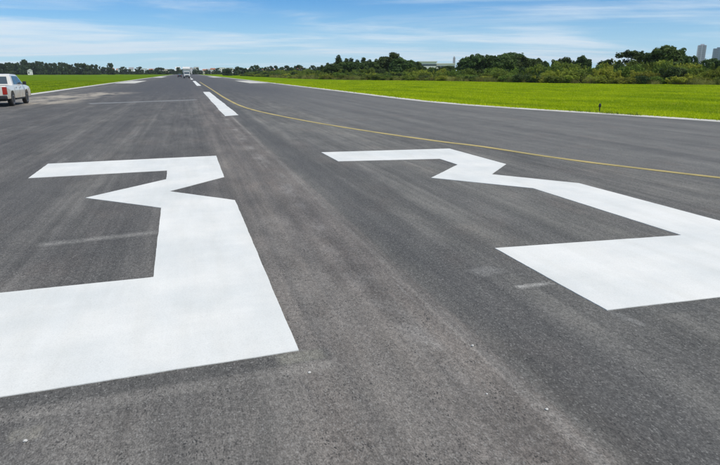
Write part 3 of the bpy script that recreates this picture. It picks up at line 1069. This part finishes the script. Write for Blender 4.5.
def tower(px, dist, w, depth, h, wall, label, floors, rz=0.0):
    x, y = ray_point(px, dist)
    root = empty('tower_block', (x, y, -0.03), rz)
    boxes('wall', wall, root, (-w / 2, w / 2, -depth / 2, depth / 2, -0.3, h))
    boxes('roof_house', wall, root, (-w * .22, w * .25, -depth * .25, depth * .25, h, h + 4.5))
    fh = h / floors
    for k in range(floors):
        boxes('floor_band', WINDOW, root,
              (-w / 2 + w * .08, -w * .05, -depth / 2 - .25, -depth / 2 + .3, k * fh + fh * .35, k * fh + fh * .8),
              (w * .05, w / 2 - w * .08, -depth / 2 - .25, -depth / 2 + .3, k * fh + fh * .35, k * fh + fh * .8))
    for sx in (-1, 1):
        boxes('side_fin', wall, root, (sx * (w / 2 + .3) - .3, sx * (w / 2 + .3) + .3, -depth / 2 - 1.0, depth / 2, -.3, h * .985))
    tag(root, label, 'building')


TW = [simple('lilac_grey_concrete', (0.50, 0.47, 0.52), 0.8, 0, 0.05, 0.02), simple('blue_glass_front', (0.10, 0.17, 0.23), 0.25, 0, 0.1, 0.02)]
tower(698.3, 2500, 29, 20, top_height(47.5, 2500), TW[0], 'tall pale lilac-grey tower block above the scrub on the right', 26, R(-40))
tower(716, 2400, 42, 24, top_height(50.5, 2400), TW[1], 'dark bluish tower block at the right picture edge', 22, R(-42))
tower(453.6, 2600, 8, 8, top_height(58.5, 2600), TW[0], 'thin distant tower nearer the white warehouse', 16, R(-20))
tower(461.6, 2600, 9, 9, top_height(60.0, 2600), WALLS[0], 'thin pale distant tower just left of the dark grove', 14, R(-20))


# ------------------------------------------------------------------ vehicles
CARWHITE = simple('white_car_paint', (0.74, 0.72, 0.67), 0.28, 0, 0.04, 1.0, 0.6)
ct = NT(CARWHITE.node_tree)
cb = ct.n['Principled BSDF']
csrc = cb.inputs['Base Color'].links[0].from_socket
ctc = ct.node('ShaderNodeTexCoord').outputs['Object']
csep = ct.node('ShaderNodeSeparateXYZ')
ct.l.new(ctc, csep.inputs[0])
cd_ = ct.math('MULTIPLY', ct.smooth(csep.outputs[2], 0.45, 1.05, 0.75, 0.05), ct.smooth(ct.noise(ctc, 2.5, 5, 0.65), 0.3, 0.6, 0.3, 1.0))
ct.l.new(ct.mix(cd_, csrc, (0.55, 0.42, 0.25)), cb.inputs['Base Color'])
BLACKP = simple('black_plastic', (0.022, 0.022, 0.024), 0.6)
RUBBER = simple('tyre_rubber', (0.028, 0.027, 0.026), 0.85)
RIM = simple('alloy_rim', (0.42, 0.42, 0.43), 0.35, 0.8)
REDL = simple('red_lamp_lens', (0.36, 0.02, 0.015), 0.15)
CLEAR = simple('headlamp_lens', (0.6, 0.62, 0.65), 0.12)
CHROME = simple('dull_chrome', (0.55, 0.55, 0.56), 0.25, 0.9)
GLASS = glass_dark('car_glass', (0.05, 0.075, 0.095))


def extrude_profile(name, prof, xw, mat, parent, bevel=0.03, top_in=0.0, ztop=None, zref=0.0):
    """closed side profile (y,z) pulled across the width; upper points drawn inwards by top_in"""
    bm = bmesh.new()
    sides = []
    for sx in (-1, 1):
        vs = []
        for y, z in prof:
            k = 0.0
            if ztop is not None and z > zref:
                k = top_in * (z - zref) / (ztop - zref)
            vs.append(bm.verts.new((sx * (xw - k), y, z)))
        sides.append(vs)
    n = len(prof)
    bm.faces.new(sides[0])
    bm.faces.new(sides[1][::-1])
    for i in range(n):
        j = (i + 1) % n
        bm.faces.new((sides[0][i], sides[1][i], sides[1][j], sides[0][j]))
    bmesh.ops.recalc_face_normals(bm, faces=bm.faces[:])
    if bevel:
        bmesh.ops.bevel(bm, geom=[e for e in bm.edges if e.calc_face_angle(0) > 0.25], offset=bevel, segments=2, affect='EDGES', profile=0.65, clamp_overlap=True)
    return bm_obj(name, bm, mat, parent)


def arch(cy, r, z0, up):
    """points of a wheel arch, front to back along the sill (y falling)"""
    return [(cy + r * math.cos(t), z0 + up * math.sin(t)) for t in (math.pi * k / 8 for k in range(9))]


def wheel(parent, x, y, r, side, w=0.24):
    root = empty('wheel', (0, 0, 0))
    root.parent = parent
    bm = bmesh.new()
    lathe_x(bm, [(-w / 2, r * .62), (-w / 2, r * .9), (-w * .36, r), (w * .36, r), (w / 2, r * .9), (w / 2, r * .62)], x, y, r)
    bm_obj('tyre', bm, RUBBER, root, False)
    bm = bmesh.new()
    o_ = side * w * .5
    lathe_x(bm, [(o_ * .4, r * .2), (o_ * .75, r * .60), (o_ * 1.04, r * .66), (o_ * 1.06, r * .60), (o_ * .9, r * .5), (o_ * .95, r * .16)], x, y, r, 20)
    bm_obj('rim', bm, RIM, root)
    return root


def pickup(loc, rz):
    root = empty('pickup_truck', loc, rz)
    # y forward, length 5.25: tail at 0
    WB0, WB1, r = 1.12, 4.25, 0.37
    prof = [(5.20, 0.42), (5.22, 0.78), (5.08, 0.98), (4.55, 1.08), (3.95, 1.13), (0.05, 1.13), (0.0, 1.08), (0.0, 0.55), (0.06, 0.42)]
    low = [(WB0 - .46, 0.42)] + [(p[0], p[1]) for p in arch(WB0, .44, .44, .42)][::-1] + [(WB0 + .46, 0.42), (WB1 - .46, 0.42)] + arch(WB1, .44, .44, .42)[::-1] + [(WB1 + .46, 0.42)]
    body = extrude_profile('body', prof + low, 0.91, CARWHITE, root, 0.035, 0.05, 1.13, 0.85)
    # cabin
    cab = extrude_profile('cabin', [(4.02, 1.10), (3.30, 1.62), (3.05, 1.71), (1.95, 1.75), (1.72, 1.70), (1.50, 1.10)], 0.86, CARWHITE, root, 0.04, 0.17, 1.75, 1.10)
    # glass lies a little proud of the cabin faces
    def pane(name, pts):
        bm = bmesh.new()
        vs = [bm.verts.new(p) for p in pts]
        bm.faces.new(vs)
        ex = bmesh.ops.extrude_face_region(bm, geom=bm.faces[:])
        c = sum((Vector(p) for p in pts), Vector()) / len(pts)
        n = (Vector(pts[1]) - Vector(pts[0])).cross(Vector(pts[2]) - Vector(pts[0])).normalized()
        if n.dot(c - Vector((0, 2.7, 1.2))) < 0:
            n = -n
        for v in [g for g in ex['geom'] if isinstance(g, bmesh.types.BMVert)]:
            v.co += n * 0.012
        for v in vs:
            v.co -= n * 0.03
        return bm_obj(name, bm, GLASS, cab)
    def xc(z):
        return 0.86 - 0.17 * (z - 1.10) / 0.65 + 0.006
    for s in (-1, 1):
        pane('window', [(s * xc(1.18), 3.72, 1.18), (s * xc(1.60), 3.15, 1.60), (s * xc(1.62), 2.75, 1.62), (s * xc(1.18), 2.75, 1.18)])
        pane('window', [(s * xc(1.18), 2.66, 1.18), (s * xc(1.62), 2.66, 1.62), (s * xc(1.63), 2.02, 1.63), (s * xc(1.18), 1.82, 1.18)])
    pane('rear_window', [(-.62, 1.542, 1.20), (.62, 1.542, 1.20), (.56, 1.682, 1.60), (-.56, 1.682, 1.60)])
    pane('windscreen', [(-.74, 3.90, 1.185), (.74, 3.90, 1.185), (.62, 3.36, 1.575), (-.62, 3.36, 1.575)])
    # load bed opening, tailgate, bumper
    boxes('bed_liner', BLACKP, root, (-.74, .74, .12, 1.42, 1.1325, 1.138))
    tg = boxes('tailgate', CARWHITE, root, (-.70, .70, -.025, .02, .60, 1.10), bevel=.012)
    boxes('handle', BLACKP, tg, (-.14, .14, -.045, -.026, .93, 1.00))
    boxes('number_plate', CLEAR, root, (-.22, .22, -.142, -.125, .48, .58))
    boxes('rear_bumper', BLACKP, root, (-.90, .90, -.12, .05, .42, .60), bevel=.03)
    boxes('front_bumper', BLACKP, root, (-.90, .90, 5.15, 5.30, .40, .60), bevel=.03)
    boxes('grille', BLACKP, root, (-.45, .45, 5.17, 5.235, .66, .86))
    for s in (-1, 1):
        boxes('tail_light', REDL, root, (s * .80 - .105, s * .80 + .105, -.03, .12, .66, 1.06), bevel=.015)
        boxes('headlight', CLEAR, root, (s * .70 - .17, s * .70 + .17, 5.05, 5.20, .70, .88), bevel=.02)
        m = boxes('mirror', BLACKP, root, (s * 1.0 - .09, s * 1.0 + .09, 3.55, 3.67, 1.12, 1.32), bevel=.02)
        boxes('arm', BLACKP, m, (s * .88 - .06, s * .88 + .06, 3.585, 3.635, 1.15, 1.19))
        boxes('side_step', BLACKP, root, (s * .86 - .06, s * .86 + .06, 1.75, 3.65, .36, .42))
        for y in (1.95, 2.85):
            boxes('door_handle', CHROME, root, (s * .912 - .015, s * .912 + .015, y, y + .18, .985, 1.02))
        for y in (1.66, 2.70, 3.78):
            boxes('door_gap', BLACKP, root, (s * .909 - .003, s * .909 + .003, y, y + .012, .48, 1.0))
        wheel(root, s * .79, WB0, r, s)
        wheel(root, s * .79, WB1, r, s)
    boxes('underbody', BLACKP, root, (-.74, .74, .2, 5.05, .30, .46))
    boxes('antenna', BLACKP, root, (.3, .312, 2.1, 2.112, 1.74, 1.98))
    tag(root, 'white pickup truck parked on the runway edge, cut by the left picture edge', 'pickup')
    return root


pickup((-10.30, 37.0, 0.0), 0.0)


def far_truck(loc, rz):
    root = empty('box_truck', loc, rz)                # faces -y, towards the numerals
    boxes('cargo_box', simple('cargo_box_paint', (0.24, 0.29, 0.30), 0.6), root, (-1.2, 1.2, 1.75, 6.4, .95, 2.95), bevel=.04)
    cab = extrude_profile('cab', [(0.0, .55), (-.02, 1.15), (.10, 1.35), (.50, 2.20), (.85, 2.30), (1.62, 2.32), (1.62, .55)], 1.02, simple('dull_truck_paint', (0.46, 0.48, 0.48), 0.5), root, .05, .08, 2.3, 1.2)
    bm = bmesh.new()
    vs = [bm.verts.new(p) for p in ((-.88, .115, 1.42), (.88, .115, 1.42), (.84, .455, 2.14), (-.84, .455, 2.14),
                                    (-.88, .20, 1.42), (.88, .20, 1.42), (.84, .54, 2.14), (-.84, .54, 2.14))]
    for f in ((0, 1, 2, 3), (4, 7, 6, 5), (0, 4, 5, 1), (1, 5, 6, 2), (2, 6, 7, 3), (3, 7, 4, 0)):
        bm.faces.new([vs[i] for i in f])
    bm_obj('windscreen', bm, GLASS, cab)
    boxes('grille', BLACKP, root, (-.6, .6, -.06, .02, .72, 1.0))
    boxes('bumper', BLACKP, root, (-1.0, 1.0, -.12, .06, .38, .62), bevel=.03)
    for s in (-1, 1):
        boxes('headlight', CLEAR, root, (s * .82 - .15, s * .82 + .15, -.07, .02, .76, .98), bevel=.02)
        boxes('mirror', BLACKP, root, (s * 1.18 - .1, s * 1.18 + .1, .30, .38, 1.45, 1.85), bevel=.02)
        boxes('window', GLASS, root, (s * .985 - .012, s * .985 + .012, .62, 1.35, 1.45, 2.05))
        wheel(root, s * .86, .82, .40, s)
        wheel(root, s * .86, 4.9, .40, s, .36)
    boxes('chassis', BLACKP, root, (-.5, .5, .3, 6.3, .50, .93))
    tag(root, 'small white truck facing the camera far up the runway', 'truck')


far_truck((0.6, 218.0, 0.0), R(2))


def far_car(loc, rz, paint, label):
    root = empty('parked_car', loc, rz)
    low = [(.45, .25)] + arch(.8, .34, .25, .40)[::-1] + [(1.2, .25), (3.0, .25)] + arch(3.35, .34, .25, .40)[::-1] + [(3.75, .25)]
    extrude_profile('body', [(4.1, .3), (4.12, .62), (3.9, .82), (3.0, .92), (.1, .95), (0, .85), (0, .3)] + low, .84, paint, root, .03)
    c = extrude_profile('cabin', [(3.05, .90), (2.35, 1.40), (.75, 1.45), (.15, .93)], .78, paint, root, .03, .15, 1.45, .9)
    bm = bmesh.new()
    vs = [bm.verts.new(p) for p in ((-.62, .215, 1.0), (.62, .215, 1.0), (.55, .655, 1.38), (-.55, .655, 1.38), (-.62, .30, 1.0), (.62, .30, 1.0), (.55, .72, 1.38), (-.55, .72, 1.38))]
    for f in ((0, 1, 2, 3), (4, 7, 6, 5), (0, 4, 5, 1), (1, 5, 6, 2), (2, 6, 7, 3), (3, 7, 4, 0)):
        bm.faces.new([vs[i] for i in f])
    bm_obj('rear_window', bm, GLASS, c)
    for s in (-1, 1):
        boxes('tail_light', REDL, root, (s * .68 - .12, s * .68 + .12, -.02, .05, .62, .80))
        wheel(root, s * .74, .8, .30, s, .2)
        wheel(root, s * .74, 3.35, .30, s, .2)
    tag(root, label, 'car')


far_car((-2.2, 262.0, 0.0), 0.0, simple('dark_car_paint', (0.03, 0.035, 0.045), 0.3, 0, 0.05, 1, 0.5), 'tiny dark car just left of the far white truck')


# ------------------------------------------------------------------ small things
def edge_light(x, y):
    root = empty('edge_light', (x, y, -0.03))
    dk = simple('light_housing', (0.018, 0.022, 0.012), 0.6)
    bm = bmesh.new()
    tube(bm, [(0, 0, 0), (0, 0, .05)], [.16, .15], 14)
    bm_obj('base', bm, simple('concrete_base', (0.35, 0.34, 0.31), 0.9), root)
    bm = bmesh.new()
    tube(bm, [(0, 0, .05), (0, 0, .30)], [.03, .03], 8)
    bm_obj('stem', bm, dk, root)
    bm = bmesh.new()
    tube(bm, [(0, 0, .30), (0, 0, .33), (0, 0, .40)], [.05, .075, .08], 12)
    bm_obj('housing', bm, dk, root)
    bm = bmesh.new()
    tube(bm, [(0, 0, .40), (0, 0, .46), (0, 0, .50), (0, 0, .515)], [.07, .068, .045, .01], 12)
    bm_obj('lens', bm, simple('lamp_lens', (0.03, 0.035, 0.02), 0.3), root)
    root.scale = (0.8, 0.8, 0.85)
    tag(root, 'small dark runway edge light standing in the grass on the right', 'light')


edge_light(18.85, 24.4)
# weedy tufts by the light and along the grass edge
wn = 260
wa = rng.uniform(0, 1, wn)
wa = wa ** 1.6
wb = np.stack([18.55 - wa * 1.0 + rng.normal(size=wn) * .10 + .35, 23.6 + wa * 3.4 - 1.7 + rng.normal(size=wn) * .12, np.full(wn, -.03)], 1)
o = link('weeds', blades('weeds', M['leaf_mid'], wb, rng.uniform(.05, .24, wn), np.full(wn, .025), .8))
tag(o, 'low darker weeds round the small runway edge light', 'weeds', kind='stuff')

PEB = simple('pale_stone', (0.52, 0.51, 0.48), 0.8, 0, 0.1, 40)


def pebble(x, y, r, label):
    bm = bmesh.new()
    bmesh.ops.create_icosphere(bm, subdivisions=2, radius=r * 0.78)
    for v in bm.verts:
        v.co *= random.uniform(.8, 1.2)
        v.co.z = v.co.z * .6 + r * .45
    o = bm_obj('pebble', bm, PEB)
    o.location = (x, y, 0)
    tag(o, label, 'stone', 'pale pebbles on the asphalt')


pebble(1.752, 3.33, .013, 'pale pebble by the paving joint between the two numerals')
pebble(1.79, 2.50, .012, 'pale pebble by the paving joint nearest the bottom edge')
pebble(0.61, 3.27, .012, 'pale pebble just below the right foot of the left numeral')
pebble(1.55, 2.74, .008, 'tiny pale pebble left of the paving joint')
pebble(-0.91, 2.97, .014, 'pale pebble on the stain below the left numeral at the left edge')


# ------------------------------------------------------------------ air
bm = bmesh.new()
box(bm, -3600, 3600, -200, 4000, -1.1, 130)
hm = bpy.data.materials.new('thin_haze')
hm.use_nodes = True
ht = NT(hm.node_tree)
ht.n.remove(ht.n['Principled BSDF'])
pv = ht.node('ShaderNodeVolumePrincipled')
pv.inputs['Color'].default_value = (0.85, 0.93, 1.0, 1)
pv.inputs['Density'].default_value = 0.00008
ht.l.new(pv.outputs[0], ht.n['Material Output'].inputs['Volume'])
o = bm_obj('haze', bm, hm)
tag(o, 'thin pale haze in the air over the airfield', 'haze', kind='stuff')
